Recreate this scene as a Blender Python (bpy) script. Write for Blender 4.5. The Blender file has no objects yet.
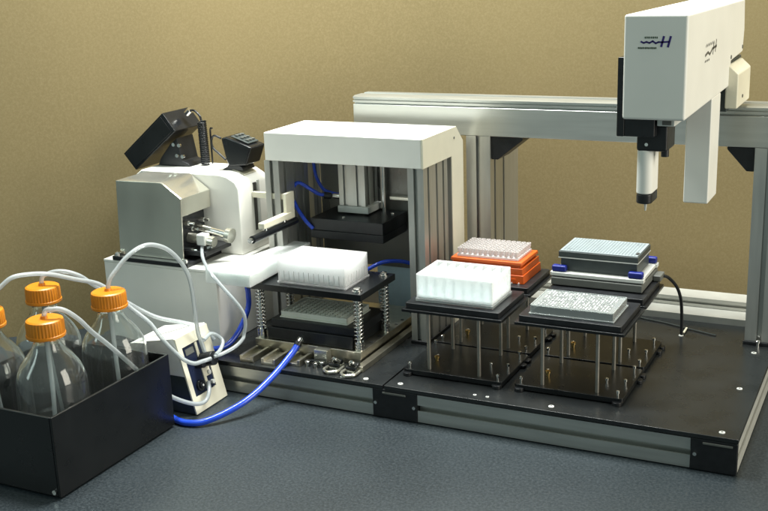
import bpy, bmesh, math, random
from mathutils import Vector, Matrix
random.seed(7)
S = .001                                   # all numbers below are millimetres
sc = bpy.context.scene
COL = sc.collection

# ------------------------------------------------------------------ camera
def set_camera(cx, cy, cz, pitch, yaw, roll, f_px):
    yw, pt, rl = map(math.radians, (yaw, pitch, roll))
    F = Vector((math.sin(yw)*math.cos(pt), math.cos(yw)*math.cos(pt), math.sin(pt)))
    R = F.cross(Vector((0, 0, 1))).normalized(); U = R.cross(F)
    R2 = math.cos(rl)*R + math.sin(rl)*U; U2 = -math.sin(rl)*R + math.cos(rl)*U
    M = Matrix((R2, U2, -F)).transposed().to_4x4()
    M.translation = Vector((cx, cy, cz))*S
    cam = bpy.data.cameras.new('camera'); o = bpy.data.objects.new('camera', cam); COL.objects.link(o)
    o.matrix_world = M
    cam.sensor_width = 36; cam.lens = f_px/768*36; cam.clip_start = .02; cam.clip_end = 60
    sc.camera = o
set_camera(179.86, -1394.44, 693.61, -15.49, -26.53, -2.05, 1092.64)

# ------------------------------------------------------------------ light
w = bpy.data.worlds.new('World'); sc.world = w; w.use_nodes = True
bg = w.node_tree.nodes['Background']
bg.inputs[0].default_value = (.74, .95, .90, 1); bg.inputs[1].default_value = .28
def area(name, loc, target, sx, sy, power, col):
    l = bpy.data.lights.new(name, 'AREA'); l.shape = 'RECTANGLE'; l.size = sx; l.size_y = sy
    l.energy = power; l.color = col
    o = bpy.data.objects.new(name, l); COL.objects.link(o)
    o.location = loc; d = Vector(target)-Vector(loc); o.rotation_euler = d.to_track_quat('-Z', 'Y').to_euler()
    return o
area('ceiling_light', (-.62, .29, 1.8), (-.60, .26, 0), 1.4, .22, 78, (.97, 1.0, .96))
area('side_light', (1.9, -.05, 1.05), (-.3, .15, .25), 1.1, 2.0, 43, (1.0, .94, .80))
area('fill_light', (-2.3, -1.7, 1.35), (-.7, 0, .2), .28, 1.4, 7, (.80, 1.0, .95))  # unseen cool strip lamp added for fill and highlights on the bottles
sc.view_settings.view_transform = 'Standard'; sc.view_settings.look = 'None'
sc.view_settings.exposure = .22; sc.view_settings.gamma = 1
sc.render.engine = 'CYCLES'
sc.cycles.use_denoising = True

# ------------------------------------------------------------------ materials
def mat(name, base, rough=.5, metal=0, var=.08, vscale=60, bump=0, bscale=400, trans=0, ior=1.45, spec=.5,
        stretch=None, sss=0, sssr=.002, rvar=.08, speck=None, coat=0):
    m = bpy.data.materials.new(name); m.use_nodes = True
    nt = m.node_tree; N = nt.nodes; L = nt.links; b = N['Principled BSDF']
    tc = N.new('ShaderNodeTexCoord'); mp = N.new('ShaderNodeMapping'); L.new(tc.outputs['Object'], mp.inputs[0])
    if stretch: mp.inputs['Scale'].default_value = stretch
    n = N.new('ShaderNodeTexNoise'); n.inputs['Scale'].default_value = vscale; n.inputs['Detail'].default_value = 5
    L.new(mp.outputs[0], n.inputs['Vector'])
    r = N.new('ShaderNodeValToRGB'); r.color_ramp.elements[0].position = .3; r.color_ramp.elements[1].position = .7
    lo = [max(0, c*(1-var)) for c in base]; hi = [min(1, c*(1+var)) for c in base]
    r.color_ramp.elements[0].color = (*lo, 1); r.color_ramp.elements[1].color = (*hi, 1)
    L.new(n.outputs['Fac'], r.inputs[0])
    colout = r.outputs[0]
    if speck:
        n2 = N.new('ShaderNodeTexNoise'); n2.inputs['Scale'].default_value = speck[0]; n2.inputs['Detail'].default_value = 7; n2.inputs['Roughness'].default_value = .8
        L.new(tc.outputs['Object'], n2.inputs['Vector'])
        r2 = N.new('ShaderNodeValToRGB'); r2.color_ramp.elements[0].position = speck[1]; r2.color_ramp.elements[1].position = speck[2]
        r2.color_ramp.elements[0].color = (0, 0, 0, 1); r2.color_ramp.elements[1].color = (1, 1, 1, 1)
        L.new(n2.outputs['Fac'], r2.inputs[0])
        mx = N.new('ShaderNodeMix'); mx.data_type = 'RGBA'; mx.inputs[7].default_value = (*speck[3], 1)
        L.new(r2.outputs[0], mx.inputs[0]); L.new(colout, mx.inputs[6]); colout = mx.outputs[2]
    L.new(colout, b.inputs['Base Color'])
    mr = N.new('ShaderNodeMapRange'); mr.inputs['To Min'].default_value = max(.02, rough-rvar); mr.inputs['To Max'].default_value = min(1, rough+rvar)
    L.new(n.outputs['Fac'], mr.inputs['Value']); L.new(mr.outputs[0], b.inputs['Roughness'])
    b.inputs['Metallic'].default_value = metal; b.inputs['IOR'].default_value = ior
    b.inputs['Transmission Weight'].default_value = trans; b.inputs['Specular IOR Level'].default_value = spec
    if sss:
        b.inputs['Subsurface Weight'].default_value = sss; b.inputs['Subsurface Scale'].default_value = 1; b.inputs['Subsurface Radius'].default_value = (sssr*.95, sssr, sssr)
    if coat: b.inputs['Coat Weight'].default_value = coat; b.inputs['Coat Roughness'].default_value = .1
    if bump:
        n3 = N.new('ShaderNodeTexNoise'); n3.inputs['Scale'].default_value = bscale; n3.inputs['Detail'].default_value = 4
        L.new(mp.outputs[0], n3.inputs['Vector'])
        bp = N.new('ShaderNodeBump'); bp.inputs['Strength'].default_value = bump; bp.inputs['Distance'].default_value = .001
        L.new(n3.outputs['Fac'], bp.inputs['Height']); L.new(bp.outputs[0], b.inputs['Normal'])
    return m
def tmat(name, col, frac=.5, rough=.3, gloss=.12, clear=0):     # thin milky plastic: part of the light passes through the wall
    m = bpy.data.materials.new(name); m.use_nodes = True; nt = m.node_tree; N = nt.nodes; L = nt.links
    N.remove(N['Principled BSDF']); out = N['Material Output']
    tc = N.new('ShaderNodeTexCoord'); n = N.new('ShaderNodeTexNoise'); n.inputs['Scale'].default_value = 70; L.new(tc.outputs['Object'], n.inputs['Vector'])
    r = N.new('ShaderNodeValToRGB'); r.color_ramp.elements[0].color = (*[c*.93 for c in col], 1); r.color_ramp.elements[1].color = (*col, 1); L.new(n.outputs['Fac'], r.inputs[0])
    d = N.new('ShaderNodeBsdfDiffuse'); t = N.new('ShaderNodeBsdfTranslucent'); g = N.new('ShaderNodeBsdfGlossy'); g.inputs['Roughness'].default_value = rough
    L.new(r.outputs[0], d.inputs['Color']); L.new(r.outputs[0], t.inputs['Color'])
    m1 = N.new('ShaderNodeMixShader'); m1.inputs[0].default_value = frac; L.new(d.outputs[0], m1.inputs[1]); L.new(t.outputs[0], m1.inputs[2]); last = m1
    if clear:
        p = N.new('ShaderNodeBsdfTransparent'); m3 = N.new('ShaderNodeMixShader'); m3.inputs[0].default_value = clear
        L.new(last.outputs[0], m3.inputs[1]); L.new(p.outputs[0], m3.inputs[2]); last = m3
    f = N.new('ShaderNodeLayerWeight'); f.inputs['Blend'].default_value = gloss*2
    m2 = N.new('ShaderNodeMixShader'); L.new(f.outputs['Fresnel'], m2.inputs[0]); L.new(last.outputs[0], m2.inputs[1]); L.new(g.outputs[0], m2.inputs[2])
    L.new(m2.outputs[0], out.inputs['Surface']); return m
M = dict(
    paint=mat('white_paint', (.80, .79, .74), .42, var=.02, vscale=20, bump=.05, bscale=900),
    cream=mat('cream_paint', (.76, .72, .58), .45, var=.03, vscale=30, bump=.04, bscale=900),
    alu=mat('anodised_aluminium', (.56, .56, .53), .36, .8, var=.07, vscale=40, stretch=(3, 3, .25), rvar=.07),
    alum=mat('matt_aluminium', (.53, .53, .49), .40, .35, var=.06, vscale=30, stretch=(1, 1, 3)),
    alux=mat('anodised_aluminium_bar', (.54, .55, .52), .32, .8, var=.07, vscale=40, stretch=(.25, 3, 3), rvar=.07),
    slot=mat('slot_shadow_liner', (.05, .05, .048), .5),
    plate=mat('milled_plate', (.62, .58, .48), .33, 1, var=.12, vscale=50, rvar=.1),
    steel=mat('brushed_steel', (.66, .645, .56), .2, .82, var=.14, vscale=12, stretch=(1, 1, .4), rvar=.08, bump=.03, bscale=60),
    chrome=mat('bright_metal', (.82, .81, .78), .14, 1, var=.04),
    black=mat('black_anodised', (.012, .013, .015), .38, var=.25, vscale=80, bump=.04, bscale=700),
    blackg=mat('black_gloss_plastic', (.010, .011, .013), .22, var=.25, vscale=40, rvar=.06),
    acrylic=mat('black_acrylic', (.007, .008, .009), .3, var=.2, vscale=25, rvar=.1),
    deck=mat('dark_deck_laminate', (.015, .017, .018), .28, var=.25, vscale=18, rvar=.07, bump=.03, bscale=800, spec=.65),
    table=mat('slate_benchtop', (.013, .020, .025), .42, var=.35, vscale=3.2, rvar=.12, bump=.03, bscale=900, speck=(260, .43, .68, (.056, .068, .076)), spec=.5),
    card=mat('cardboard', (.246, .192, .096), .88, var=.07, vscale=2.5, bump=.10, bscale=700, speck=(230, .44, .70, (.300, .240, .128)), spec=.15, stretch=(1, 1, .6)),
    grey=mat('grey_plastic', (.12, .125, .115), .45, var=.06),
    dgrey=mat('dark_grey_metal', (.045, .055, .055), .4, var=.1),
    lgrey=mat('light_grey_plastic', (.62, .63, .60), .4, var=.03),
    blue=mat('blue_rubber', (.012, .022, .20), .35, var=.1),
    hose=mat('blue_hose', (.018, .07, .58), .22, var=.08, coat=.3),
    panel=mat('grey_press_panel', (.20, .20, .185), .3, .6, var=.15, vscale=6, rvar=.1),
    ledge=mat('pale_ledge_plastic', (.70, .725, .71), .3, var=.02, sss=1, sssr=.02),
    ltblue=mat('pale_blue_panel', (.52, .68, .78), .4, var=.05),
    orange=mat('orange_cap', (.60, .205, .010), .36, var=.06, sss=.1),
    rack=mat('orange_rack', (.60, .10, .012), .34, var=.06, sss=.12),
    tube=tmat('milky_tubing', (.86, .93, .96), .5, .2, .18, .34),
    glass=mat('clear_glass', (.95, .98, .97), .03, var=.005, trans=.985, ior=1.47, rvar=.015),
    clear=mat('clear_polystyrene', (.90, .96, .96), .06, var=.01, trans=.72, ior=1.4, rvar=.04),
    rimc=tmat('clear_well_wall', (.95, .99, .99), .5, .08, .3, .1),
    glint=mat('pale_glint', (.86, .93, .90), .12, var=.05, coat=.5),  # colour of the discs that stand in for glints in the wells
    frost=mat('frosted_polypropylene', (.90, .965, .97), .28, var=.01, sss=1, sssr=.012),
    white=mat('white_polypropylene', (.985, .985, .97), .4, var=.01, sss=1, sssr=.05),
    platew=mat('pale_blue_plate_plastic', (.30, .345, .365), .3, var=.06, sss=.1),
    filt=mat('grey_filter_plastic', (.82, .83, .74), .4, var=.06, sss=.2),
    tip=tmat('translucent_tip', (.98, .93, .92), .35, .2, .14, .04),
    dull=mat('dull_steel', (.36, .34, .30), .38, .9, var=.08),
    brass=mat('brass', (.55, .38, .14), .3, 1),
    purple=mat('purple_print', (.035, .018, .17), .5, var=.05),
    green=mat('dark_green_print', (.05, .085, .04), .5, var=.05),
    ink=mat('grey_print', (.10, .10, .09), .5, var=.05),
    navy=mat('navy_panel', (.012, .018, .045), .3, var=.1),
)

# ------------------------------------------------------------------ mesh helpers
def catmull(pts, k=7):
    P = [Vector(p) for p in pts]; P = [2*P[0]-P[1]]+P+[2*P[-1]-P[-2]]; out = []
    for i in range(1, len(P)-2):
        p0, p1, p2, p3 = P[i-1:i+3]
        for j in range(k):
            t = j/k
            out.append(.5*((2*p1)+(p2-p0)*t+(2*p0-5*p1+4*p2-p3)*t*t+(3*p1-p0-3*p2+p3)*t**3))
    out.append(P[-2]); return out
def cells(mb, xs, ys, Hf, zb):          # one closed block whose top is a grid of cells of different heights
    nx, ny = len(xs)-1, len(ys)-1; B = mb.b
    def q(*p): B.faces.new([B.verts.new(v) for v in p])
    g = lambda i, j: Hf(i, j) if 0 <= i < nx and 0 <= j < ny else zb
    for i in range(nx):
        for j in range(ny):
            a, b, c, d, h = xs[i], xs[i+1], ys[j], ys[j+1], g(i, j)
            q((a, c, h), (b, c, h), (b, d, h), (a, d, h)); q((a, c, zb), (a, d, zb), (b, d, zb), (b, c, zb))
    for i in range(nx+1):
        for j in range(ny):
            h1, h2 = g(i-1, j), g(i, j)
            if h1 != h2: q((xs[i], ys[j], h1), (xs[i], ys[j+1], h1), (xs[i], ys[j+1], h2), (xs[i], ys[j], h2))
    for j in range(ny+1):
        for i in range(nx):
            h1, h2 = g(i, j-1), g(i, j)
            if h1 != h2: q((xs[i], ys[j], h1), (xs[i+1], ys[j], h1), (xs[i+1], ys[j], h2), (xs[i], ys[j], h2))
    bmesh.ops.remove_doubles(B, verts=B.verts, dist=.01); return mb
class MB:
    def __init__(s): s.b = bmesh.new()
    def hexa(s, p):                       # 8 points: bottom ring 0-3, top ring 4-7
        v = [s.b.verts.new(q) for q in p]
        for f in ((0, 3, 2, 1), (4, 5, 6, 7), (0, 1, 5, 4), (1, 2, 6, 5), (2, 3, 7, 6), (3, 0, 4, 7)): s.b.faces.new([v[i] for i in f])
        return s
    def box(s, x0, x1, y0, y1, z0, z1):
        return s.hexa([(x0, y0, z0), (x1, y0, z0), (x1, y1, z0), (x0, y1, z0), (x0, y0, z1), (x1, y0, z1), (x1, y1, z1), (x0, y1, z1)])
    def prism(s, poly, ax, a, b):
        f = {'x': lambda p, t: (t, p[0], p[1]), 'y': lambda p, t: (p[0], t, p[1]), 'z': lambda p, t: (p[0], p[1], t)}[ax]
        A = [s.b.verts.new(f(p, a)) for p in poly]; B = [s.b.verts.new(f(p, b)) for p in poly]
        s.b.faces.new(A); s.b.faces.new(B); n = len(poly)
        for i in range(n): s.b.faces.new((A[i], A[(i+1) % n], B[(i+1) % n], B[i]))
        return s
    def tube(s, pts, r, n=10, smooth=7, cap=True):
        P = catmull(pts, smooth) if smooth else [Vector(p) for p in pts]
        t = (P[1]-P[0]).normalized(); u = t.orthogonal().normalized(); rings = []
        for i, p in enumerate(P):
            t2 = ((P[min(i+1, len(P)-1)])-(P[max(i-1, 0)])).normalized()
            u = (u-t2*u.dot(t2)).normalized(); v = t2.cross(u)
            rr = r[i] if isinstance(r, (list, tuple)) else r
            rings.append([s.b.verts.new(p+(u*math.cos(a)+v*math.sin(a))*rr) for a in [2*math.pi*k/n for k in range(n)]])
        for A, B in zip(rings, rings[1:]):
            for i in range(n): s.b.faces.new((A[i], A[(i+1) % n], B[(i+1) % n], B[i]))
        if cap: s.b.faces.new(rings[0]); s.b.faces.new(rings[-1])
        return s
    def cyl(s, p0, p1, r, r2=None, n=20):
        return s.tube([p0, p1], [r, r if r2 is None else r2], n, 0)
    def lathe(s, prof, c, n=40, rfun=None):  # prof: (radius, z) from bottom up; closed at radius 0 ends
        rings = []
        for r, z in prof:
            if r <= 1e-6: rings.append([s.b.verts.new((c[0], c[1], c[2]+z))])
            else:
                rings.append([s.b.verts.new((c[0]+(r+(rfun(k, r) if rfun else 0))*math.cos(2*math.pi*k/n), c[1]+(r+(rfun(k, r) if rfun else 0))*math.sin(2*math.pi*k/n), c[2]+z)) for k in range(n)])
        for A, B in zip(rings, rings[1:]):
            for i in range(n):
                a = [A[0]] if len(A) == 1 else [A[i], A[(i+1) % n]]; b = [B[0]] if len(B) == 1 else [B[(i+1) % n], B[i]]
                if len(a)+len(b) >= 3: s.b.faces.new(a+b)
        return s
    def build(s, name, m, parent=None, bevel=0, origin=None, seg=2, ang=35):
        bmesh.ops.recalc_face_normals(s.b, faces=s.b.faces)
        o0 = parent['_o'] if parent is not None else (origin or (0, 0, 0))
        for v in s.b.verts: v.co = (v.co-Vector(o0))*S
        me = bpy.data.meshes.new(name); s.b.to_mesh(me); s.b.free()
        me.polygons.foreach_set('use_smooth', [True]*len(me.polygons)); me.set_sharp_from_angle(angle=math.radians(ang))
        me.materials.append(M[m]); o = bpy.data.objects.new(name, me); COL.objects.link(o)
        o['_o'] = list(o0)
        if parent is not None: o.parent = parent
        else: o.location = Vector(o0)*S
        if bevel:
            md = o.modifiers.new('Bevel', 'BEVEL'); md.width = bevel*S; md.segments = seg; md.limit_method = 'ANGLE'; md.angle_limit = math.radians(40); md.harden_normals = True
        return o
def tag(o, label, cat, group=None):
    o['label'] = label; o['category'] = cat
    if group: o['group'] = group
    return o
def thing(name, o0, label, cat, group=None):
    o = bpy.data.objects.new(name, None); COL.objects.link(o); o.location = Vector(o0)*S; o['_o'] = list(o0); o.empty_display_size = .02
    return tag(o, label, cat, group)
def kids(o): return [c for c in COL.objects if c.parent == o]
def copy_tree(o, parent=None):
    c = o.copy(); COL.objects.link(c); c.parent = parent
    for ch in kids(o): copy_tree(ch, c)
    return c
def structure(o): o['kind'] = 'structure'; return o
def slotted(x0, x1, y0, y1, slots, sw=8, sd=7):   # rectangle outline with T-slot notches; slots = [(side, centre)]
    out = []
    def side(nm, a, b, fix, horiz, inward):
        cs = sorted([c for sname, c in slots if sname == nm], reverse=a > b); d = 1 if b > a else -1
        pts = [(a, fix)]
        for c in cs:
            pts += [(c-d*sw/2, fix), (c-d*sw/2, fix+inward*2), (c-d*sw, fix+inward*2), (c-d*sw, fix+inward*sd), (c+d*sw, fix+inward*sd), (c+d*sw, fix+inward*2), (c+d*sw/2, fix+inward*2), (c+d*sw/2, fix)]
        out.extend(pts if horiz else [(q, p) for p, q in pts])
    side('S', x0, x1, y0, True, 1); side('E', y0, y1, x1, False, -1); side('N', x1, x0, y1, True, -1); side('W', y1, y0, x0, False, 1)
    return out
def screw(parent, x, y, z, r=4, h=1.6, name='screw', m='chrome'):
    return MB().lathe([(0, 0), (r, 0), (r*.96, h*.7), (r*.7, h), (r*.4, h), (r*.35, h*.4), (0, h*.4)], (x, y, z), 18).build(name, m, parent)
def hexbolt(parent, x, y, z, r, h, m='chrome', name='bolt'):
    return MB().lathe([(0, 0), (r*.62, 0), (r*.62, h*.6), (r, h*.6), (r, h*.95), (r*.85, h), (r*.5, h), (r*.45, h*.8), (0, h*.8)], (x, y, z), 12).build(name, m, parent)

# ------------------------------------------------------------------ setting
structure(MB().box(-2800, 1800, -1350, 1000, -30, 0).build('tabletop', 'table', None, 2))
bd = catmull([(-2200, -480, 0), (-1800, -230, 0), (-1500, -30, 0), (-1300, 135, 0), (-1150, 280, 0), (-990, 440, 0), (-800, 560, 0), (-600, 605, 0), (-300, 628, 0), (300, 640, 0), (1600, 645, 0)], 8)
structure(MB().prism([(p.x, p.y) for p in bd]+[(p.x, p.y+5) for p in reversed(bd)], 'z', .2, 1400).build('backdrop', 'card', None, ang=60))

# ------------------------------------------------------------------ deck
Z = 54.3
dk = thing('workstation_deck', (-525, 200, 0), 'long low black platform with slotted aluminium front rails carrying the lab machine', 'platform')
MB().box(-524, 0, -1, 480, 48, Z).build('deck_plate', 'deck', dk, .6)
MB().prism([(-1110, -1), (-527, -1), (-527, 480), (-830, 480), (-1110, 285)], 'z', 48, Z).build('deck_plate', 'deck', dk, .6)
for a, b in ((-469, -62.5), (-1110, -545)):
    MB().prism(slotted(1, 44, 2, 46, [('W', 25)], 9, 9), 'x', a, b).build('front_rail', 'alux', dk)
MB().prism(slotted(-46, -1, 2, 47, [('E', 25)], 9, 9), 'y', 8, 480).build('side_rail', 'alum', dk)
MB().prism(slotted(-1110, -1066, 2, 47, [('W', 25)], 9, 9), 'y', 50, 280).build('side_rail', 'alum', dk)
MB().box(-62, -.5, -.5, 7, 1, 47.5).build('corner_cap', 'black', dk, 1.5)
MB().box(-544.5, -469.5, -.5, 44, 1, 47.5).build('joint_cap', 'black', dk, 1)
for a in (-46, -527): MB().box(a, a+39, -2.2, -.6, 41, 43.5).build('cap_highlight_strip', 'grey', dk)  # grey strip that paints in the highlight along the cap's top edge
for x in (-539, -474, -56): MB().cyl((x, -.4, 25), (x, -3, 25), 2.6).build('screw', 'chrome', dk)
MB().prism(slotted(460, 504, Z-50, 66, [('W', 40)], 8, 6), 'x', -720, -49.5).build('rear_rail', 'alum', dk)
MB().prism(slotted(505.5, 552, Z-50, 83, [('W', 74)], 5, 5), 'x', -720, 0).build('rear_rail', 'alum', dk)
for x, y in ((-562, 13), (-503, 14), (-381, 15), (-361, 14.5), (-263, 15), (-24, 15), (-26, 178), (-28, 337), (-151.5, 379.5), (-600, 8)):
    sw_ = screw(dk, x, y, Z, 4.2 if x not in (-381, -361) else 2.6, 1.2, m='lgrey')
    MB().cyl((x, y, Z+.6), (x, y, Z+1.25), 1.5, n=6).build('hex_socket', 'slot', sw_)

# ------------------------------------------------------------------ gantry frame
ga = thing('gantry_frame', (-370, 420, Z), 'tall aluminium profile frame carrying a long horizontal beam behind the plates', 'frame')
MB().prism([(377, 379), (447, 379), (447, 428.5), (377, 428.5)], 'x', -757, 10).build('beam', 'alux', ga, 1.2)
gr = MB().prism([(384, 428.6), (446, 428.6), (446, 441), (440, 443.5), (424, 443.5), (423, 440.5), (414, 440.5), (413, 443.5), (384, 443.5), (378, 441.5), (378, 438), (382, 437.4), (382, 435.8), (377.6, 435.2), (377.6, 431.6), (384, 431.4)], 'x', -757, 10).build('guide_rail', 'alux', ga)
def upright(x0, x1, y1, slots):
    return MB().prism(slotted(x0, x1, 377.2, y1, slots), 'z', Z, 379).build('upright', 'alu', ga)
upright(-535.4, -490.4, 467, [('S', -513), ('E', 400), ('E', 445)])
upright(-49, -4, 467, [('S', -26.5), ('E', 400), ('E', 445)])
upright(-700, -655, 467, [('S', -677), ('E', 400), ('E', 445)])
MB().box(-530, -491, 468, 526, Z, 379).build('rear_post', 'alu', ga, 1)
MB().prism([(-490, 378.5), (-432, 378.5), (-433, 373), (-478, 338), (-490, 338)], 'y', 381, 441).build('gusset', 'black', ga, 1.5)
MB().prism([(-49.5, 378.5), (-92, 378.5), (-92, 374), (-61, 340), (-49.5, 340)], 'y', 381, 441).build('gusset', 'black', ga, 1.5)
for x0 in (-537, -51): MB().box(x0, x0+49, 372, 469, Z+.2, Z+6).build('foot', 'black', ga, 1)
hexbolt(ga, -27, 371, Z, 4, 10)

# ------------------------------------------------------------------ pipetting arm
ar = thing('pipetting_arm', (-119, 400, 443), 'off white robot arm cover with purple logo riding on the gantry beam', 'robot arm')
ac = MB().prism([(-35, 481), (300, 484), (300, 520), (410, 524), (418, 560), (408, 606), (-35, 610)], 'x', -158, -80).build('arm_cover', 'paint', ar, 3.5, seg=3)
MB().box(-150, -84, 305, 425, 444.5, 519).build('carriage', 'dgrey', ar, 1.5)
cc = MB().prism([(-84, 452), (-66, 452), (-66, 503), (-80, 516), (-84, 516)], 'y', 285, 405).build('carriage_cover', 'cream', ar, 2)
MB().cyl((-65.8, 330, 466), (-64.8, 330, 466), 2.6).build('screw', 'ink', cc)
MB().box(-115, -80.6, 157, 226, 335, 484).build('lift_column', 'paint', ar, 1.8)
MB().box(-168, -158.2, -22, 150, 457, 557).build('side_plate', 'blackg', ar, 1.5)
MB().box(-168, -120, -20, 60, 457, 480.5).build('mount_block', 'black', ar, 1.5)
MB().box(-118, -96, -16, 40, 471, 481).build('sensor_bracket', 'lgrey', ar, 1)
MB().box(-111, -100, -18, -15, 473, 478).build('connector', 'ink', ar)
hd = MB().box(-146, -107, -4, 46, 436, 470).build('head_block', 'black', ar, 3)
MB().cyl((-133, -4, 462), (-133, -5.5, 462), 2.6).cyl((-133, -4, 445), (-133, -5.2, 445), 2.2).build('screw', 'chrome', hd)
MB().cyl((-112, 10, 428), (-112, 10, 438), 5).build('knob', 'black', hd)
def capsule(cx, cy, hx, hy, n=10):
    P = []
    for sx, sy, a0 in ((1, -1, -90), (1, 1, 0), (-1, 1, 90), (-1, -1, 180)):
        for k in range(n+1):
            a = math.radians(a0+90*k/n); r = hx*.95
            P.append((cx+sx*(hx-r)+r*math.cos(a), cy+sy*(hy-r)+r*math.sin(a)))
    return P
ph = MB().prism(capsule(-136, 20, 10.5, 24), 'z', 379, 437).build('pipette_head', 'paint', ar, 2, seg=3)
MB().prism(capsule(-136, 20, 10.3, 23.6), 'z', 366, 378.8).build('head_boot', 'black', ph, 2)
MB().cyl((-136, 14, 354), (-136, 14, 366), 1, 2.6).build('tip_nozzle', 'lgrey', ph)
# logo on the end of the arm: wavy purple rule running into a slanted H, small green lines above and below
def LX(c): return -126.7+(c/12.77+630-649)*1.205
def LZ(c, cx): return 578.4-(c/12.77+25-41)*1.2-(LX(cx)+113)*.045*0
lg = MB()
def stroke(mb, pts, wd):
    for (a, b), (c, d) in zip(pts, pts[1:]):
        p, q = Vector((LX(a), LZ(b, a))), Vector((LX(c), LZ(d, c))); t = (q-p).normalized(); nn = Vector((-t.y, t.x))*wd/2; e = t*wd*.25
        mb.prism([(p-e-nn)[:], (q+e-nn)[:], (q+e+nn)[:], (p-e+nn)[:]], 'y', -35.25, -34.8)
stroke(lg, [(140, 215), (175, 232), (210, 218), (250, 232), (290, 208), (330, 236), (365, 220), (405, 222), (500, 215)], 2.1)
stroke(lg, [(432, 150), (402, 276)], 2.6); stroke(lg, [(520, 150), (488, 280)], 2.6)
lg.build('logo', 'purple', ac)
tx = MB()
GL = {'o': [[(0, 0), (0, 1), (.8, 1), (.8, 0), (0, 0)]], 'l': [[(0, 0), (0, 1.7)]], 'i': [[(0, 0), (0, 1)]], 'n': [[(0, 0), (0, 1), (.8, 1), (.8, 0)]],
      'u': [[(0, 1), (0, 0), (.8, 0), (.8, 1)]], 't': [[(.3, 0), (.3, 1.5)], [(0, 1), (.7, 1)]], 'r': [[(0, 0), (0, 1), (.6, 1)]]}
def tinytext(mb, word, x0, yc, h, pitch):
    x = x0
    for ch in word:
        for ln in GL[ch]: stroke(mb, [(x+p*10, yc+h-q*h*1.6) for p, q in ln], .62)
        x += pitch*(.6 if ch in 'li' else 1)
tinytext(tx, 'unoinonu', 190, 160, 12, 23); tinytext(tx, 'nounionuinoun', 105, 295, 11, 20)
tx.build('logo_lettering', 'green', ac)
sl = MB()
def stroke_side(mb, pts, wd):
    for (a, b), (c, d) in zip(pts, pts[1:]):
        p, q = Vector((a, b)), Vector((c, d)); t = (q-p).normalized(); nn = Vector((-t.y, t.x))*wd/2
        mb.prism([(p-nn)[:], (q-nn)[:], (q+nn)[:], (p+nn)[:]], 'x', -80.2, -79.75)
stroke_side(sl, [(84, 549), (104, 552), (118, 548), (136, 554), (168, 555)], 3.4)
stroke_side(sl, [(140, 546), (147, 562)], 4); stroke_side(sl, [(158, 548), (165, 564)], 4)
for a in range(88, 150, 9): stroke_side(sl, [(a, 560), (a+5, 563)], 2.2)
for a in range(84, 112, 9): stroke_side(sl, [(a, 541), (a+5, 542)], 2.4)
sl.build('logo', 'ink', ac)
for y, z in ((296, 527), (402, 533)): MB().cyl((-80.5, y, z), (-79, y, z), 3).build('screw', 'ink', ac)

# ------------------------------------------------------------------ press
pr = thing('plate_press', (-684, 270, Z), 'white topped pneumatic press with slotted columns and black ram block', 'press')
MB().box(-832, -536.2, 185.5, 326, 354.8, 403.4).build('top_cover', 'paint', pr, 1.5)
sp = MB().prism([(185.5, 354.8), (185.5, 403.4), (326, 403.4), (357, 374), (357, Z), (305, Z), (305, 354.8)], 'x', -536, -532.8).build('side_cover', 'cream', pr, .6)
MB().cyl((-532.7, 316, 385), (-532.2, 316, 385), 2.2).build('screw', 'ink', sp)
for x0, sd in ((-562, 'E'), (-835, 'E')):
    MB().prism(slotted(x0, x0+28.5, 186.5, 286, [('S', x0+14), (sd, 206), (sd, 240), (sd, 268), ('W', 210), ('W', 260)], 7, 6), 'z', Z+6, 354.6).build('column', 'alu', pr)
    MB().box(x0-1, x0+30, 184, 288, Z, Z+6).build('foot', 'black', pr, 1)
    MB().prism(slotted(x0, x0+28.5, 303, 330, [('E', 316)], 6, 5), 'z', Z, 354.6).build('column', 'alu', pr)
MB().box(-806, -563, 330.5, 334, 140, 354.6).build('back_panel', 'panel', pr)
MB().box(-660, -563, 318, 330, 268, 274).build('panel_bar', 'steel', pr, .5)
MB().prism(slotted(-739, -687, 276, 326, [('S', -726), ('S', -700), ('E', 289), ('E', 314)], 8, 4), 'z', 262, 354.6).build('cylinder', 'alu', pr)
MB().box(-741, -680, 272, 328, 250, 261.8).build('cylinder_flange', 'lgrey', pr, 1)
MB().cyl((-672, 318, 247), (-672, 318, 354), 5).build('guide_rod', 'chrome', pr)
MB().cyl((-712, 300, 243), (-712, 300, 251), 12).build('piston_rod', 'chrome', pr)
rb = MB().box(-774, -631, 229, 327, 226, 247).build('ram_block', 'black', pr, 1)
MB().box(-774, -631, 229.5, 326, 211, 225.4).build('ram_plate', 'black', pr, 1)
for x, y in ((-716, 246), (-646, 300)): screw(rb, x, y, 247, 3.2, 2)
fi = MB().cyl((-752, 280, 277), (-739, 280, 277), 5).cyl((-758, 280, 277), (-752, 280, 277), 3.6).build('air_fitting', 'chrome', pr)
MB().cyl((-768, 272, 279), (-757, 279, 277), 6).build('fitting_sleeve', 'black', fi)
MB().box(-700, -600, 338, 372, Z, 140).build('valve_block', 'ltblue', pr, 1.5)

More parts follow.
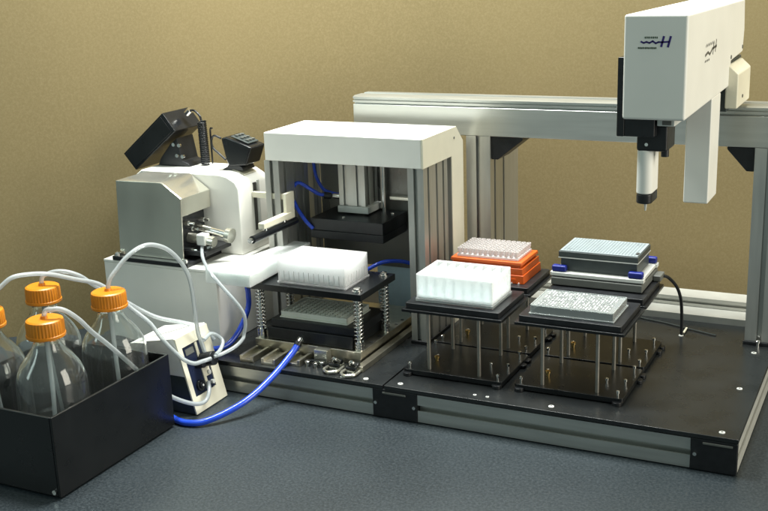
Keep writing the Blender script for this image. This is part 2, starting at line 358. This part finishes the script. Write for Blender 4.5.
# ------------------------------------------------------------------ filter station
fs = thing('filter_station', (-695, 150, Z), 'spring mounted black plate carrier on a milled aluminium base under the press', 'plate carrier')
MB().box(-794, -593.5, 60.5, 300, 64, 77).build('base_plate', 'plate', fs, .8)
MB().box(-792, -596, 63, 298, Z, 63.6).build('lower_plate', 'plate', fs, .8)
MB().box(-590, -578, 34, 300, Z, 64).build('guide_strip', 'plate', fs, .8)
MB().box(-772, -612, 66, 178, 77.2, 98).box(-766, -606, 70, 182, 98, 112).build('manifold_block', 'black', fs, 1.2)
tr = MB().box(-802, -588.5, 57, 184, 164, 175).build('carrier_plate', 'acrylic', fs, .8)
for x, y in ((-603, 73), (-603, 169), (-788, 74), (-788, 169)):
    MB().cyl((x, y, 77), (x, y, 164), 4).build('post', 'chrome', fs)
    h = [(x+7*math.cos(a), y+7*math.sin(a), 92+70*a/(2*math.pi*11)) for a in [k*math.pi/7 for k in range(14*11+1)]]
    MB().tube(h, 1.35, 6, 0).build('spring', 'chrome', fs, ang=80)
    MB().lathe([(0, 0), (8, 0), (8, 3.5), (6.6, 3.8), (6.6, 4.6), (8, 5), (8, 8.5), (6.6, 8.8), (6.6, 9.8), (8, 10), (8, 14), (0, 14)], (x, y, 77), 20).build('collar', 'chrome', fs)
    MB().lathe([(0, 0), (8.5, 0), (8.5, 1.5), (6, 2), (6, 5), (5, 5.6), (2.6, 5.6), (2.4, 3), (0, 3)], (x, y, 175), 20).build('screw', 'chrome', fs)
for x, y in ((-600, 110), (-600, 140), (-600, 205), (-600, 230), (-601, 270), (-640, 230), (-620, 200)):
    MB().cyl((x, y, 77), (x, y, 77.6), 3).build('screw_hole', 'slot', fs)
fit = MB().cyl((-702, 66, 88), (-702, 54, 87), 6, n=6).cyl((-702, 55, 87), (-702.5, 49, 84), 5).build('hose_fitting', 'chrome', fs)
MB().cyl((-702.4, 50, 85), (-703, 45, 80), 6.2).build('collet', 'black', fit)
for x in (-778, -737, -697):
    MB().prism([(x-14, Z), (x+12, Z), (x+12, 65), (x+7, 65), (x+7, 59), (x-9, 59), (x-9, 65), (x-14, 65)], 'y', 8 if x != -697 else 20, 58).build('guide_channel', 'plate', fs, .6)
def clamp(x, y):
    c = MB().tube([(x-11, y+22, Z+3), (x-12, y, Z+4), (x, y-10, Z+4), (x+12, y, Z+4), (x+11, y+22, Z+3)], 2.4, 8).build('toggle_clamp', 'steel', fs)
    MB().box(x-7, x+7, y+8, y+34, Z, Z+5).build('clamp_base', 'steel', c, .6)
    MB().tube([(x-5, y+26, Z+5), (x-4, y+16, Z+16), (x+2, y+10, Z+20), (x+6, y+18, Z+12)], 3, 8).build('lever', 'chrome', c)
    MB().cyl((x-9, y+22, Z+11), (x+9, y+22, Z+11), 4).cyl((x-9, y+12, Z+8), (x+9, y+12, Z+8), 2.6).build('pivot', 'blackg', c)
clamp(-627, 18); clamp(-594, 14)
MB().box(-672, -648, 44, 60, Z, 78).build('valve_body', 'steel', fs, 1)
for x, y in ((-676, 30), (-660, 28), (-652, 34)): hexbolt(fs, x, y, Z, 4.6, 9)
MB().tube([(-684, 40, Z+4), (-660, 38, Z+6), (-646, 30, Z+5)], 2.4, 8).build('tie_rod', 'black', fs)

# ------------------------------------------------------------------ microplates
def well_plate(name, cx, cy, z, h, m, label, group=None, rim='',  cols=24, rows=16, pitch=4.5, r=1.75, skirt=2.4, depth=1.2):
    t = thing(name, (cx, cy, z), label, 'well plate', group)
    b = MB()
    b.box(cx-63.9, cx+63.9, cy-42.7, cy+42.7, z, z+skirt)
    b.box(cx-62, cx+62, cy-40.8, cy+40.8, z+skirt, z+h-depth)
    b.build('plate_body', m, t, .8)
    w_ = MB(); n = 8 if cols > 12 else 14
    for i in range(cols):
        for j in range(rows):
            x = cx+(i-(cols-1)/2)*pitch; y = cy+(j-(rows-1)/2)*pitch
            w_.lathe([(r, 0), (r, depth), (r-.5, depth), (r-.5, .05)], (x, y, z+h-depth), n)
    w_.build('well_rims', rim or m, t, ang=60)
    if rim:                                # glossy discs added in the wells, tilted at random to imitate sparkle
        q = MB()
        for i in range(cols):
            for j in range(rows):
                if random.random() < .93:
                    x = cx+(i-(cols-1)/2)*pitch; y = cy+(j-(rows-1)/2)*pitch; zz = z+h-.1+random.uniform(-.2, .3)
                    tx_, ty_ = random.uniform(-.5, .5), random.uniform(-.5, .5)
                    q.b.faces.new([q.b.verts.new((x+1.15*math.cos(a), y+1.15*math.sin(a), zz+1.15*(tx_*math.cos(a)+ty_*math.sin(a)))) for a in [k*math.pi/4 for k in range(8)]])
        q.build('well_glints', 'glint', t)
    f = MB(); e = 62
    for a in ((-e, e, -40.8, -39.4), (-e, e, 39.4, 40.8), (-e, -e+1.5, -39.4, 39.4), (e-1.5, e, -39.4, 39.4)):
        f.box(cx+a[0], cx+a[1], cy+a[2], cy+a[3], z+h-depth, z+h+.1)
    f.build('rim', m, t)
    return t
# filter plate lying on the manifold under the carrier
well_plate('filter_plate', -691, 122, 112, 11, 'filt', 'grey filter plate lying on the black block below the spring mounted carrier', None, '', 12, 8, 9, 3.6)
# white deep well plate on the carrier
dw = thing('deep_well_plate', (-686, 113, 175), 'opaque white deep well plate glowing on the black carrier in the press', 'well plate')
MB().box(-750, -622, 70.3, 155.7, 175, 178.9).build('skirt', 'white', dw, .8); b = MB()
b.box(-748.5, -623.5, 72, 154, 179, 217.8).build('plate_body', 'white', dw, 1.2)
rib = MB()
for k in range(14): rib.box(-746.5+k*9.3, -745.7+k*9.3, 71.3, 71.95, 180, 197)
for k in range(9): rib.box(-623.45, -622.8, 75+k*9.2, 75.8+k*9.2, 180, 197)
rib.build('ribs', 'white', dw)
dr = MB()
for i in range(12):
    for j in range(8):
        dr.lathe([(4.1, 0), (4.1, 1.2), (3.4, 1.2), (3.4, .1)], (-686+(i-5.5)*9, 113+(j-3.5)*9, 217.8), 14)
dr.build('well_rims', 'white', dw)

# ------------------------------------------------------------------ plate stands
def make_stand(cx, cy, label):
    t = thing('plate_stand', (cx, cy, Z), label, 'stand', 'black two deck plate stands')
    def rr(hx, hy, r):
        P = []
        for sx, sy, a0 in ((1, -1, -90), (1, 1, 0), (-1, 1, 90), (-1, -1, 180)):
            P += [(cx+sx*(hx-r)+r*math.cos(math.radians(a0+d)), cy+sy*(hy-r)+r*math.sin(math.radians(a0+d))) for d in (0, 30, 60, 90)]
        return P
    MB().prism(rr(82.5, 63, 6), 'z', Z+2.2, Z+10).build('base_plate', 'acrylic', t, .6)
    for sx, sy in ((-1, -1), (1, -1), (1, .55), (1, .95)):
        MB().prism(capsule(cx+sx*74, cy+sy*62, 7 if sy < 0 else 6, 8), 'z', Z, Z+5.5).build('locator_tab', 'black', t, .8) if sy < 0 else \
            MB().prism(capsule(cx+84, cy+sy*56, 5, 7), 'z', Z, Z+5.5).build('locator_tab', 'black', t, .8)
    for dx in (-42, 41):
        for dy in (-50, 46): MB().cyl((cx+dx, cy+dy, Z+10), (cx+dx, cy+dy, 158), 3.1, n=16).build('leg', 'dull', t)
    MB().prism(rr(82.5, 63, 3), 'z', 158, 162.5).build('top_plate', 'acrylic', t, .5)
    MB().prism(rr(77, 58, 3), 'z', 162.7, 171.6).build('plate_nest', 'black', t, .7)
    for dx, dy, r, h, m in ((-75, -51, 3.2, 8, 'chrome'), (73, -55, 2.8, 9, 'chrome'), (72, 49, 2.8, 9, 'chrome'), (72, -6, 2.8, 8, 'chrome'), (45, -9, 2.8, 7, 'chrome'), (-45, -13, 4.4, 8, 'brass'), (-76, 54, 3, 8, 'chrome'), (-50, 2, 2.6, 4, 'chrome')):
        hexbolt(t, cx+dx, cy+dy, Z+10, r, h, m, 'screw' if m == 'chrome' else 'standoff')
    return t
sA = make_stand(-251.5, 117.5, 'black plate stand at the front right, under the clear glassy well plate')
for dx, dy, lab in ((-182.8, -2.5, 'black plate stand under the tall frosted reservoir block'), (-182.8, 129, 'black plate stand under the orange tip rack'), (0, 133, 'black plate stand under the grey shaker with blue corners')):
    c = copy_tree(sA); c.location = sA.location+Vector((dx, dy, 0))*S; c['label'] = lab

# clear plate
well_plate('clear_well_plate', -252, 112, 171.7, 14.4, 'clear', 'clear glassy many-well plate sparkling on the front right stand', rim='rimc', r=1.95, depth=1.1)
for x, y in ((-316, 68), (-187, 68)): pass
# frosted reservoir block
rs = thing('reservoir_block', (-435.5, 112, 171.7), 'tall frosted reservoir block with slanting partitions on its top', 'reservoir')
cx, cy, z0 = -435.5, 112, 171.7
b = MB(); b.box(cx-63.9, cx+63.9, cy-42.7, cy+42.7, z0, z0+5).build('skirt', 'clear', rs, 1)
h0, h1 = z0+5.1, z0+44
b = MB(); e = 62; f_ = 41.2
xs = [cx-e]
for k in range(8): xs += [cx-60.4+k*15.1+1.1, cx-60.4+(k+1)*15.1-1.1]
xs.append(cx+e); ys = [cy-f_, cy-f_+2.2, cy+f_-2.2, cy+f_]
cells(b, xs, ys, lambda i, j: h1-33 if (i % 2 == 1 and j == 1) else h1, h0).build('block_body', 'frost', rs)
for x, y in ((cx+55, cy-43.5), (cx+64.5, cy-30)): pass

# orange tip rack
tk = thing('tip_rack', (-436, 250, 171.7), 'stepped bright orange rack filled with pale pipette tips on a black stand', 'tip rack')
cx, cy = -436, 250
def ring(hx, hy, za, zb, taper=1.0, nm='tier', bev=1):
    p = [(-hx, -hy), (hx, -hy), (hx, hy), (-hx, hy)]
    return MB().hexa([(cx+x, cy+y, za) for x, y in p]+[(cx+x*taper, cy+y*taper, zb) for x, y in p]).build(nm, 'rack', tk, bev)
ring(66, 45, 171.7, 186, .985, 'rack_base'); ring(63.5, 43, 186.2, 197, .99); ring(58.5, 38.5, 197, 201, 1.0); ring(62, 42, 201.2, 206.5, .985, 'rack_lid')
MB().box(cx+40, cx+52, cy-45.6, cy-44.6, 176, 180).build('latch', 'rack', tk)
b = MB()
for x in (46, 58): b.lathe([(0, 0), (2, .4), (0, 3.4)], (cx+x, cy-46, 172), 8)
b.build('rack_foot', 'white', tk)
MB().box(cx-53, cx+53, cy-35, cy+35, 206.6, 211).build('tip_tray', 'tip', tk, .8)
tip0 = MB().lathe([(0, 0), (2.6, 0), (3.0, 4), (3.7, 4.3), (3.8, 10), (3.1, 10), (2.6, 3), (0, 2.8)], (0, 0, 0), 12).build('pipette_tip', 'tip', None)
first = True
for j in range(8):
    for i in range(12):
        o = tip0 if first else tip0.copy()
        if not first: COL.objects.link(o)
        first = False
        o.location = Vector((cx+(i-5.5)*8.9, cy+(j-3.5)*8.9, 211))*S
        tag(o, 'pale translucent pipette tip standing in the orange rack', 'pipette tip', 'pipette tips in the orange rack')

# heater shaker
hs = thing('plate_shaker', (-254, 270, 171.7), 'flat grey plate shaker with blue rubber corner clamps on the rear right stand', 'shaker')
cx, cy = -256, 270
MB().box(cx-70, cx+70, cy-48, cy+48, 171.7, 175).build('rubber_foot', 'black', hs, 1)
MB().box(cx-73, cx+73, cy-52, cy+58, 168.5+4.5, 186).build('housing', 'grey', hs, 2)
MB().box(cx-71, cx+71, cy-50, cy+56, 186.2, 187.6).build('shadow_gap', 'slot', hs)
MB().box(cx-72, cx+72, cy-51, cy+57, 187.8, 194).build('shaking_table', 'lgrey', hs, 1.2)
MB().box(cx-61, cx+61, cy-37.5, cy+43.5, 194.2, 216).build('heating_adapter', 'dgrey', hs, .8)
for sx in (-1, 1):
    for sy in (-1, 1):
        X = cx+sx*61; Y = cy+sy*47+3
        c_ = MB().box(X-11.5, X+11.5, Y-6, Y+6, 194.6, 204.5).build('corner_clamp', 'blue', hs, 2.4)
        MB().box(X-13.5, X+13.5, Y-6.5, Y+6.5, 188, 194.4).build('clamp_foot', 'lgrey', c_, 1)
MB().box(cx+73, cx+86, cy+20, cy+50, 172, 182).build('cable_gland', 'grey', hs, 2)
MB().box(cx-63.5, cx+63.5, cy-43, cy+43, 216.1, 217.4).build('adapter_lip', 'lgrey', hs)
lp = thing('covered_plate', (-256, 270, 217.5), 'dark sided well plate with pale blue top seated on the grey shaker', 'well plate')
MB().box(cx-63.5, cx+63.5, cy-42.5, cy+42.5, 217.5, 227).build('plate_body', 'dgrey', lp, 1)
b = MB(); b.box(cx-61.5, cx+61.5, cy-40.8, cy+40.8, 227.1, 228.4)
b.build('seal', 'platew', lp, .3)
b = MB()
for i in range(24):
    for j in range(16): b.lathe([(1.9, 0), (1.9, .45), (1.3, .45), (1.3, .05)], (cx+(i-11.5)*4.9, cy+(j-7.5)*4.8, 228.3), 8)
b.build('well_rims', 'platew', lp)
MB().box(cx+57, cx+61, cy-32, cy-22, 228.5, 229.6).build('corner_mark', 'slot', lp)
tag(MB().tube([(-184, 298, 177), (-172, 310, 177), (-165, 330, 168), (-156, 350, 148), (-152, 368, 121), (-151, 377, 87), (-151, 379.5, 56.5)], 2.7, 10).build('power_cable', 'black', None, origin=(-151, 379, 54)), 'short black cable curving from the grey shaker down to the deck', 'cable')
tag(MB().tube([(-240, 446, 56), (-226, 440, 56), (-189, 430, 56), (-143, 412, 56), (-97, 395, 56)], 1.4, 8).build('thin_cable', 'dgrey', None, origin=(-189, 430, 54)), 'thin dark wire lying along the back of the deck', 'cable')
tag(MB().box(-150, -147, 386, 412, Z+2.5, Z+4.5).build('cable_tie', 'cream', None, .3, origin=(-148, 400, 55)), 'small pale strap on the deck where the shaker cable ends', 'cable tie')

# ------------------------------------------------------------------ autosampler on the left
au = thing('injector_unit', (-970, 150, Z), 'white laboratory injector unit with steel box and rounded housing on its cabinet', 'lab instrument')
MB().box(-1094, -857, 50, 262, Z, 185).build('cabinet', 'paint', au, 1.5)
MB().box(-1094.3, -856.7, 49.7, 262, 185.2, 190.3).build('cabinet_top', 'paint', au, 1)
MB().prism([(-854.6, 18), (-768, 18), (-775, 226), (-810, 226), (-836, 70), (-854.6, 60)], 'z', 180, 203).build('transfer_ledge', 'ledge', au, .4)
MB().cyl((-827, 95, 158), (-827, 95, 177.4), 6, n=6).build('hose_fitting', 'chrome', au)
MB().box(-1072, -912, 47.5, 159, 190.5, 198).build('valve_base', 'black', au, 1)
for x, y in ((-1066, 49), (-922, 49)): screw(au, x, y+6, 198, 6, 6)
st = MB()
st.prism([(-1066, 198.2), (-1060, 330.5), (-964, 332), (-925, 306), (-930, 198.2)], 'y', 62, 65)
st.prism([(-1062, 275), (-1060, 330.5), (-964, 332), (-925, 306), (-926, 275)], 'y', 65, 147)
st.build('steel_cover', 'steel', au, .8)
vb = MB().box(-1050, -936, 65.5, 140, 198.2, 274.8).build('valve_block', 'blackg', au, 1)
MB().cyl((-936, 108, 248), (-868, 108, 238), 7).build('sample_loop_rod', 'chrome', vb)
MB().cyl((-868, 108, 238), (-859, 108, 236.7), 13, n=28).build('end_disc', 'steel', vb)
MB().cyl((-936, 92, 232), (-884, 92, 228), 9).build('stator', 'steel', vb)
MB().box(-914, -896, 80, 98, 222, 242).build('tube_port', 'lgrey', vb, 3)
for y, z in ((75, 262), (85, 250), (120, 258), (128, 230), (118, 215), (80, 214)):
    MB().cyl((-937, y, z), (-922, y, z), 4.5, n=6).cyl((-922, y, z), (-912, y, z), 2.6).build('tube_nut', 'chrome', vb)
MB().box(-936, -890, 72, 150, 206, 214).build('valve_bracket', 'black', vb, 1)
MB().box(-906, -894, 96, 104, 205, 222).build('clip', 'chrome', vb, 1)
ho = MB().prism([(-1090, 190.5), (-1090, 312), (-1086, 323), (-1074, 331.5), (-905, 332), (-890, 329), (-874, 320), (-867.5, 308), (-867, 190.5)], 'y', 149.5, 247.5).build('housing', 'paint', au, 2.5, seg=3)
MB().box(-868, -866.4, 196, 205, 225, 311).build('lift_slot', 'slot', au)
MB().box(-867, -864.6, 207, 213, 222, 314).build('slot_rail', 'lgrey', au, .5)
MB().prism([(-904, 333.2), (-893, 330.8), (-880, 325), (-880, 325.8), (-893, 331.8), (-904, 334)], 'y', 190, 230).build('warning_label', 'cream', au)
gp = MB().box(-867, -790, 190, 199, 286, 296).box(-795, -789, 176, 204, 246, 299.8).build('gripper_bracket', 'cream', au, .8)
MB().box(-798, -786, 98, 190, 256, 266).build('gripper_bar', 'cream', gp, 1)
MB().cyl((-790, 66, 246), (-790, 206, 247), 6.5).build('gripper_cylinder', 'blackg', gp)
MB().cyl((-790, 58, 246), (-790, 66, 246), 4.2).build('end_screw', 'chrome', gp)
for y in (108, 168): MB().cyl((-790, y, 251), (-790, y, 257), 3.4).build('pin', 'chrome', gp)

ds = thing('tilted_display', (-1075, 220, 333), 'black box shaped display tilted steeply on the left of the white housing', 'display')
db = MB().prism([(-1135, 353), (-1039, 431), (-1014, 399), (-1110, 323.5)], 'y', 180, 263).build('display_body', 'blackg', ds, 1.2)
MB().prism([(-1131, 351.5), (-1042, 424), (-1021, 398), (-1109, 329)], 'y', 178.6, 179.9).build('face_panel', 'acrylic', db, .5)
MB().prism([(-1070, 332.3), (-1000, 332.3), (-1004, 338), (-1016, 342), (-1024, 384), (-1040, 372), (-1064, 345)], 'y', 196, 246).build('hinge_base', 'black', ds, 1.5)
for z, x in ((372, -1030), (352, -1024)):
    for y in (192, ): MB().cyl((x, y+4, z), (x, y, z), 3.4).cyl((x+12, y+4, z-1), (x+12, y, z-1), 3.4).build('bolt', 'chrome', ds)
MB().cyl((-1018, 225, 424), (-1010, 225, 431), 6).build('cable_plug', 'chrome', ds)
hn = thing('keypad_handset', (-893, 205, 333), 'small black keypad handset perched above the right shoulder of the white housing', 'handset')
hb = MB().prism([(-922, 389), (-912, 392), (-860, 375), (-873, 343), (-908, 339), (-914, 350)], 'y', 187, 234).build('handset_body', 'blackg', hn, 3, seg=3)
MB().hexa([(-905, 194, 391.2), (-870, 194, 379.6), (-870, 228, 379.6), (-905, 228, 391.2), (-905, 194, 393.2), (-870, 194, 381.6), (-870, 228, 381.6), (-905, 228, 393.2)]).build('keypad', 'dgrey', hb, .8)
b = MB()
for i in range(3):
    for j in range(3):
        x = -899+i*11; z = 392.2-i*3.66
        b.box(x-3, x+3, 200+j*9, 206+j*9, z-1, z+1.6)
b.build('keys', 'grey', hb, .5)
MB().prism([(-926, 332.4), (-880, 332.4), (-884, 340), (-908, 348), (-915, 338)], 'y', 190, 228).build('cradle', 'black', hn, 1.5)
MB().tube([(-914, 186, 352), (-928, 187, 362), (-941, 189, 371), (-944, 190, 384), (-936, 188, 393), (-922, 188, 389)], 2, 8).build('wire_hook', 'black', hn)
cp = [(-1012, 225, 430), (-1000, 224, 430), (-988, 222, 421), (-984, 221, 412)]
P0, P1 = Vector((-984, 221, 412)), Vector((-982, 221, 334))
hel = [tuple(P0+(P1-P0)*k/200+Vector((7*math.cos(k*.6283*1.05), 7*math.sin(k*.6283*1.05), 0))) for k in range(201)]
tag(MB().tube(cp+[hel[0]], 2, 8).tube(hel, 1.9, 6, 0).tube([(-972, 228, 334), (-972, 228, 380), (-970, 226, 398), (-963, 222, 400)], 1.6, 6).build('coiled_cord', 'blackg', None, origin=(-982, 221, 333), ang=80), 'black coiled cord hanging from the tilted display to the housing top', 'cord')

# ------------------------------------------------------------------ valve controller
vc = thing('pinch_valve_box', (-850, -60, 0), 'small white control box with shadow painted low, sloping cream face and dark window between bottle tray and deck', 'control box')
Hh = 122.5
px_ = lambda z: -806.5-31*z/Hh
MB().prism([(px_(1), 1), (px_(62), 62), (-918, 62), (-918, 1)], 'y', -101, -18).build('case', 'dgrey', vc, 1)  # white case: the tray's shadow is painted dark grey on its lower part
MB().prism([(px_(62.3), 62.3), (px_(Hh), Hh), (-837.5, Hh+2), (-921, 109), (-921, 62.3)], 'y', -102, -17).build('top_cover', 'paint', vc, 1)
def PP(u, v, d):        # point on the sloped panel: u along y, v down from top, d outwards
    nx, nz = Hh/126.4, 31/126.4
    return (-837.5+31*v+nx*d, -102+85*u, Hh*(1-v)+nz*d+0*v)
def pbox(mb, u0, u1, v0, v1, d0, d1):
    return mb.hexa([PP(u0, v1, d0), PP(u1, v1, d0), PP(u1, v0, d0), PP(u0, v0, d0), PP(u0, v1, d1), PP(u1, v1, d1), PP(u1, v0, d1), PP(u0, v0, d1)])
pn = MB()
for a in ((-.0, .12, 0, .99), (.77, 1.0, 0, .99), (.12, .77, 0, .14), (.12, .77, .79, .99)): pbox(pn, a[0], a[1], a[2], a[3], .2, 2.6)
pn.build('front_panel', 'cream', vc)
pbox(MB(), .12, .77, .14, .79, .1, .6).build('window', 'navy', vc)
pbox(pbox(MB(), .5, .57, .15, .78, .7, 2.4), .57, .72, .5, .62, .7, 2).build('divider', 'cream', vc)
pbox(MB(), .2, .45, .18, .26, .7, 1.4).build('display_strip', 'grey', vc)
pc = PP(.60, .40, 0); pe = PP(.60, .40, 26)
kb = MB().cyl(PP(.60, .40, .7), pe, 11.5, n=24).build('pinch_valve', 'black', vc, 1)
MB().cyl(PP(.42, .42, .7), PP(.42, .42, 16), 7).build('valve_shoulder', 'black', kb, 1)
MB().cyl(PP(.33, .68, .7), PP(.33, .68, 5), 9, n=24).cyl(PP(.33, .68, 5), PP(.33, .68, 8), 5.5, n=20).build('knob', 'blackg', vc, .8)
MB().cyl(PP(.33, .68, 8.1), PP(.33, .68, 8.6), 1.8).build('knob_dot', 'lgrey', vc)
for u, v in ((.66, .58), (.70, .72)): MB().cyl(PP(u, v, .7), PP(u, v, 5), 3.6).build('tube_port', 'lgrey', vc)

# ------------------------------------------------------------------ bottle tray and bottles
x0, x1, y0, y1, h = -1040, -813, -402, -148, 119
bt = thing('bottle_tray', ((x0+x1)/2, (y0+y1)/2, 0), 'large black open topped acrylic tray holding four glass bottles', 'tray')
MB().box(x0+4, x1-4, y0+4, y1-4, 3, 7).build('tray_floor', 'acrylic', bt)
MB().box(x1-4, x1, y0, y1, 3, h).build('side_wall', 'acrylic', bt, 1.2)
MB().box(x0, x0+4, y0, y1, 3, h).build('side_wall', 'acrylic', bt, 1.2)
MB().box(x0+4.1, x1-4.1, y0, y0+4, 3, h-.3).build('front_wall', 'acrylic', bt, 1.2)
MB().box(x0+4.1, x1-4.1, y1-4, y1, 3, h-.3).build('back_wall', 'acrylic', bt, .7)
for x in (x0+14, x1-14):
    for y in (y0+14, y1-14): MB().cyl((x, y, 0), (x, y, 3), 8).build('foot', 'black', bt)
MB().cyl((x1-9, y0-.2, 10), (x1-9, y0-2.5, 10), 3.4).build('corner_screw', 'chrome', bt)
def make_bottle(cx, cy, label):
    t = thing('glass_bottle', (cx, cy, 7.2), label, 'bottle', 'orange capped glass bottles in the black tray')
    z = 7.2
    out = [(0, 3), (30, 1.5), (42, 0), (46.5, 2), (48, 8), (48.2, 60), (48.2, 128), (47.3, 139), (44.5, 149), (39.5, 159), (32, 169.5), (25, 178), (20.5, 185), (18.5, 190), (18, 195), (20, 197), (20, 199), (17.6, 200), (17.6, 218)]
    inn = [(15.2, 218), (15.2, 196), (16, 190), (18.4, 184), (23, 176), (30, 167.6), (37.3, 157.6), (42.2, 148), (44.9, 138.5), (45.7, 128), (45.8, 60), (45.6, 10), (43, 6), (30, 6), (0, 7.5)]
    MB().lathe(out+inn, (cx, cy, z), 56).build('glass_body', 'glass', t, ang=60)
    cap = [(0, 224), (22, 224), (24.6, 222.5), (25.6, 219), (25.8, 203.5), (26.6, 202.8), (26.6, 199.6), (25.8, 198.6), (23, 198.6), (21.5, 199.5)]
    c_ = MB().lathe(cap, (cx, cy, z), 144, lambda k, r: (-.75 if (k % 4) < 2 else 0) if 25.5 < r < 26 else 0).build('screw_cap', 'orange', t, ang=25)
    MB().cyl((cx, cy, z+224), (cx, cy, z+228), 5.5, 4.6).build('cap_grommet', 'orange', c_)
    return t
bspots = [(-866, -339, 'glass bottle with orange cap in the near right corner of the black tray'),
          (-866.5, -206, 'glass bottle with orange cap beside the tray wall next to the control box'),
          (-981, -219, 'glass bottle with orange cap furthest back and left in the tray'),
          (-976, -338, 'glass bottle with orange cap cut off by the left edge of the photo')]
b0 = make_bottle(*bspots[0])
for x, y, lab in bspots[1:]:
    c = copy_tree(b0); c.location = b0.location+Vector((x-bspots[0][0], y-bspots[0][1], 0))*S; c['label'] = lab

# ------------------------------------------------------------------ tubing
def tubing(pts, r, label, name='tubing', m='tube', cat='tube', group='milky plastic tubes from the bottles', n=12):
    o = MB().tube(pts, r, n, 8).build(name, m, None, origin=tuple(pts[0]), ang=80)
    return tag(o, label, cat, group)
R = 3.35
tubing([(-858, -204, 16), (-864, -205, 80), (-866, -206, 170), (-866, -206, 236), (-857, -190, 263), (-846, -170, 281), (-838, -145, 287), (-831, -120, 279), (-825, -100, 263), (-820, -82, 237), (-819, -70, 207), (-823, -60, 155), (-825, -55, 123), (-823, -51, 104), (-818, -50, 85)], R,
       'milky tube arching high from the right rear bottle cap into the control box')
tubing([(-970, -215, 16), (-978, -219, 100), (-981, -219, 180), (-981, -219, 237), (-971, -214, 249), (-951, -205, 252), (-938, -185, 241), (-934, -155, 216), (-913, -115, 181), (-905, -90, 160), (-888, -70, 143), (-863, -40, 128), (-846, -12, 112), (-828, -8, 92)], R,
       'milky tube from the rear left bottle passing behind the control box')
tubing([(-966, -332, 16), (-974, -337, 100), (-976, -338, 180), (-976, -338, 237), (-971, -326, 250), (-965, -315, 258), (-955, -300, 269), (-944, -275, 268), (-932, -250, 262), (-923, -210, 244), (-916, -170, 226), (-907, -145, 202), (-896, -125, 176), (-870, -116, 152), (-853, -112, 128), (-838, -108, 110), (-820, -103, 93), (-809, -92, 84), (-806, -76, 82), (-800, -60, 82)], R,
       'milky tube from the cut off left bottle crossing to the black pinch valve')
tubing([(-876, -336, 12), (-872, -337, 60), (-866, -339, 130), (-866, -339, 190), (-865, -339, 237), (-851, -336, 245), (-841, -325, 241), (-836, -305, 222), (-834, -285, 198), (-833, -255, 168), (-831, -222, 132), (-826, -180, 84), (-818, -145, 48), (-803, -112, 25), (-798, -88, 20), (-800, -72, 30), (-810, -58, 40)], R,
       'milky tube from the near bottle drooping over the tray wall to the box front')
tubing([(-899, 92, 237), (-907, 88, 222), (-888, 60, 209), (-842, 12, 203), (-814, 4, 182), (-788, 6, 155), (-778, 8, 138), (-776, 8, 120), (-778, 5, 104), (-778, 0, 97), (-784, -15, 88), (-795, -35, 82), (-800, -52, 82)], 3,
       'thin white tube looping from the steel valve down to the pinch valve', group=None)
tubing([(-799, -48, 84), (-803, -28, 86), (-808, -13, 94), (-818, -11, 101), (-826, -20, 107), (-824, -42, 104)], 3.2,
       'short milky tube curling around the right side of the black pinch valve', group=None)
hz = 5.6
tubing([(-703, 46, 81), (-706, 30, 70), (-715, -12, 48), (-728, -62, 28), (-748, -100, 15), (-772, -130, 7), (-795, -140, hz), (-815, -138, hz), (-850, -126, hz), (-900, -124, hz)], 5.2,
       'bright blue hose from the filter station block running across the bench', 'air_hose', 'hose', 'hose', None)
tubing([(-827, 95, 160), (-825, 95, 140), (-826, 92, 114), (-832, 70, 82), (-840, 44, 64), (-856, 20, 62), (-880, 5, 61)], 4.6,
       'blue hose hanging below the white transfer ledge behind the control box', 'air_hose', 'hose', 'hose', None)
tubing([(-660, 181, 106), (-672, 186, 140), (-662, 190, 164), (-645, 200, 174), (-626, 215, 183), (-606, 240, 180), (-587, 260, 171), (-570, 292, 160)], 3.4,
       'blue hose arching from behind the white deep well plate to the right column', 'air_hose', 'hose', 'hose', None)
tubing([(-768, 228, 228), (-779, 225, 240), (-794, 230, 254), (-807, 235, 270), (-815, 240, 290), (-804, 245, 305), (-786, 255, 293), (-774, 266, 282), (-763, 276, 279)], 3.4,
       'dark blue hose looped beside the left press column into the cylinder', 'air_hose', 'hose', 'hose', None)
tubing([(-804, 300, 354), (-801, 298, 330), (-794, 294, 306), (-776, 287, 286), (-750, 284, 280), (-740, 284, 281)], 3,
       'thin dark blue hose dropping from the press top to the cylinder', 'air_hose', 'hose', 'hose', None)

for o in COL.objects:
    if '_o' in o: del o['_o']
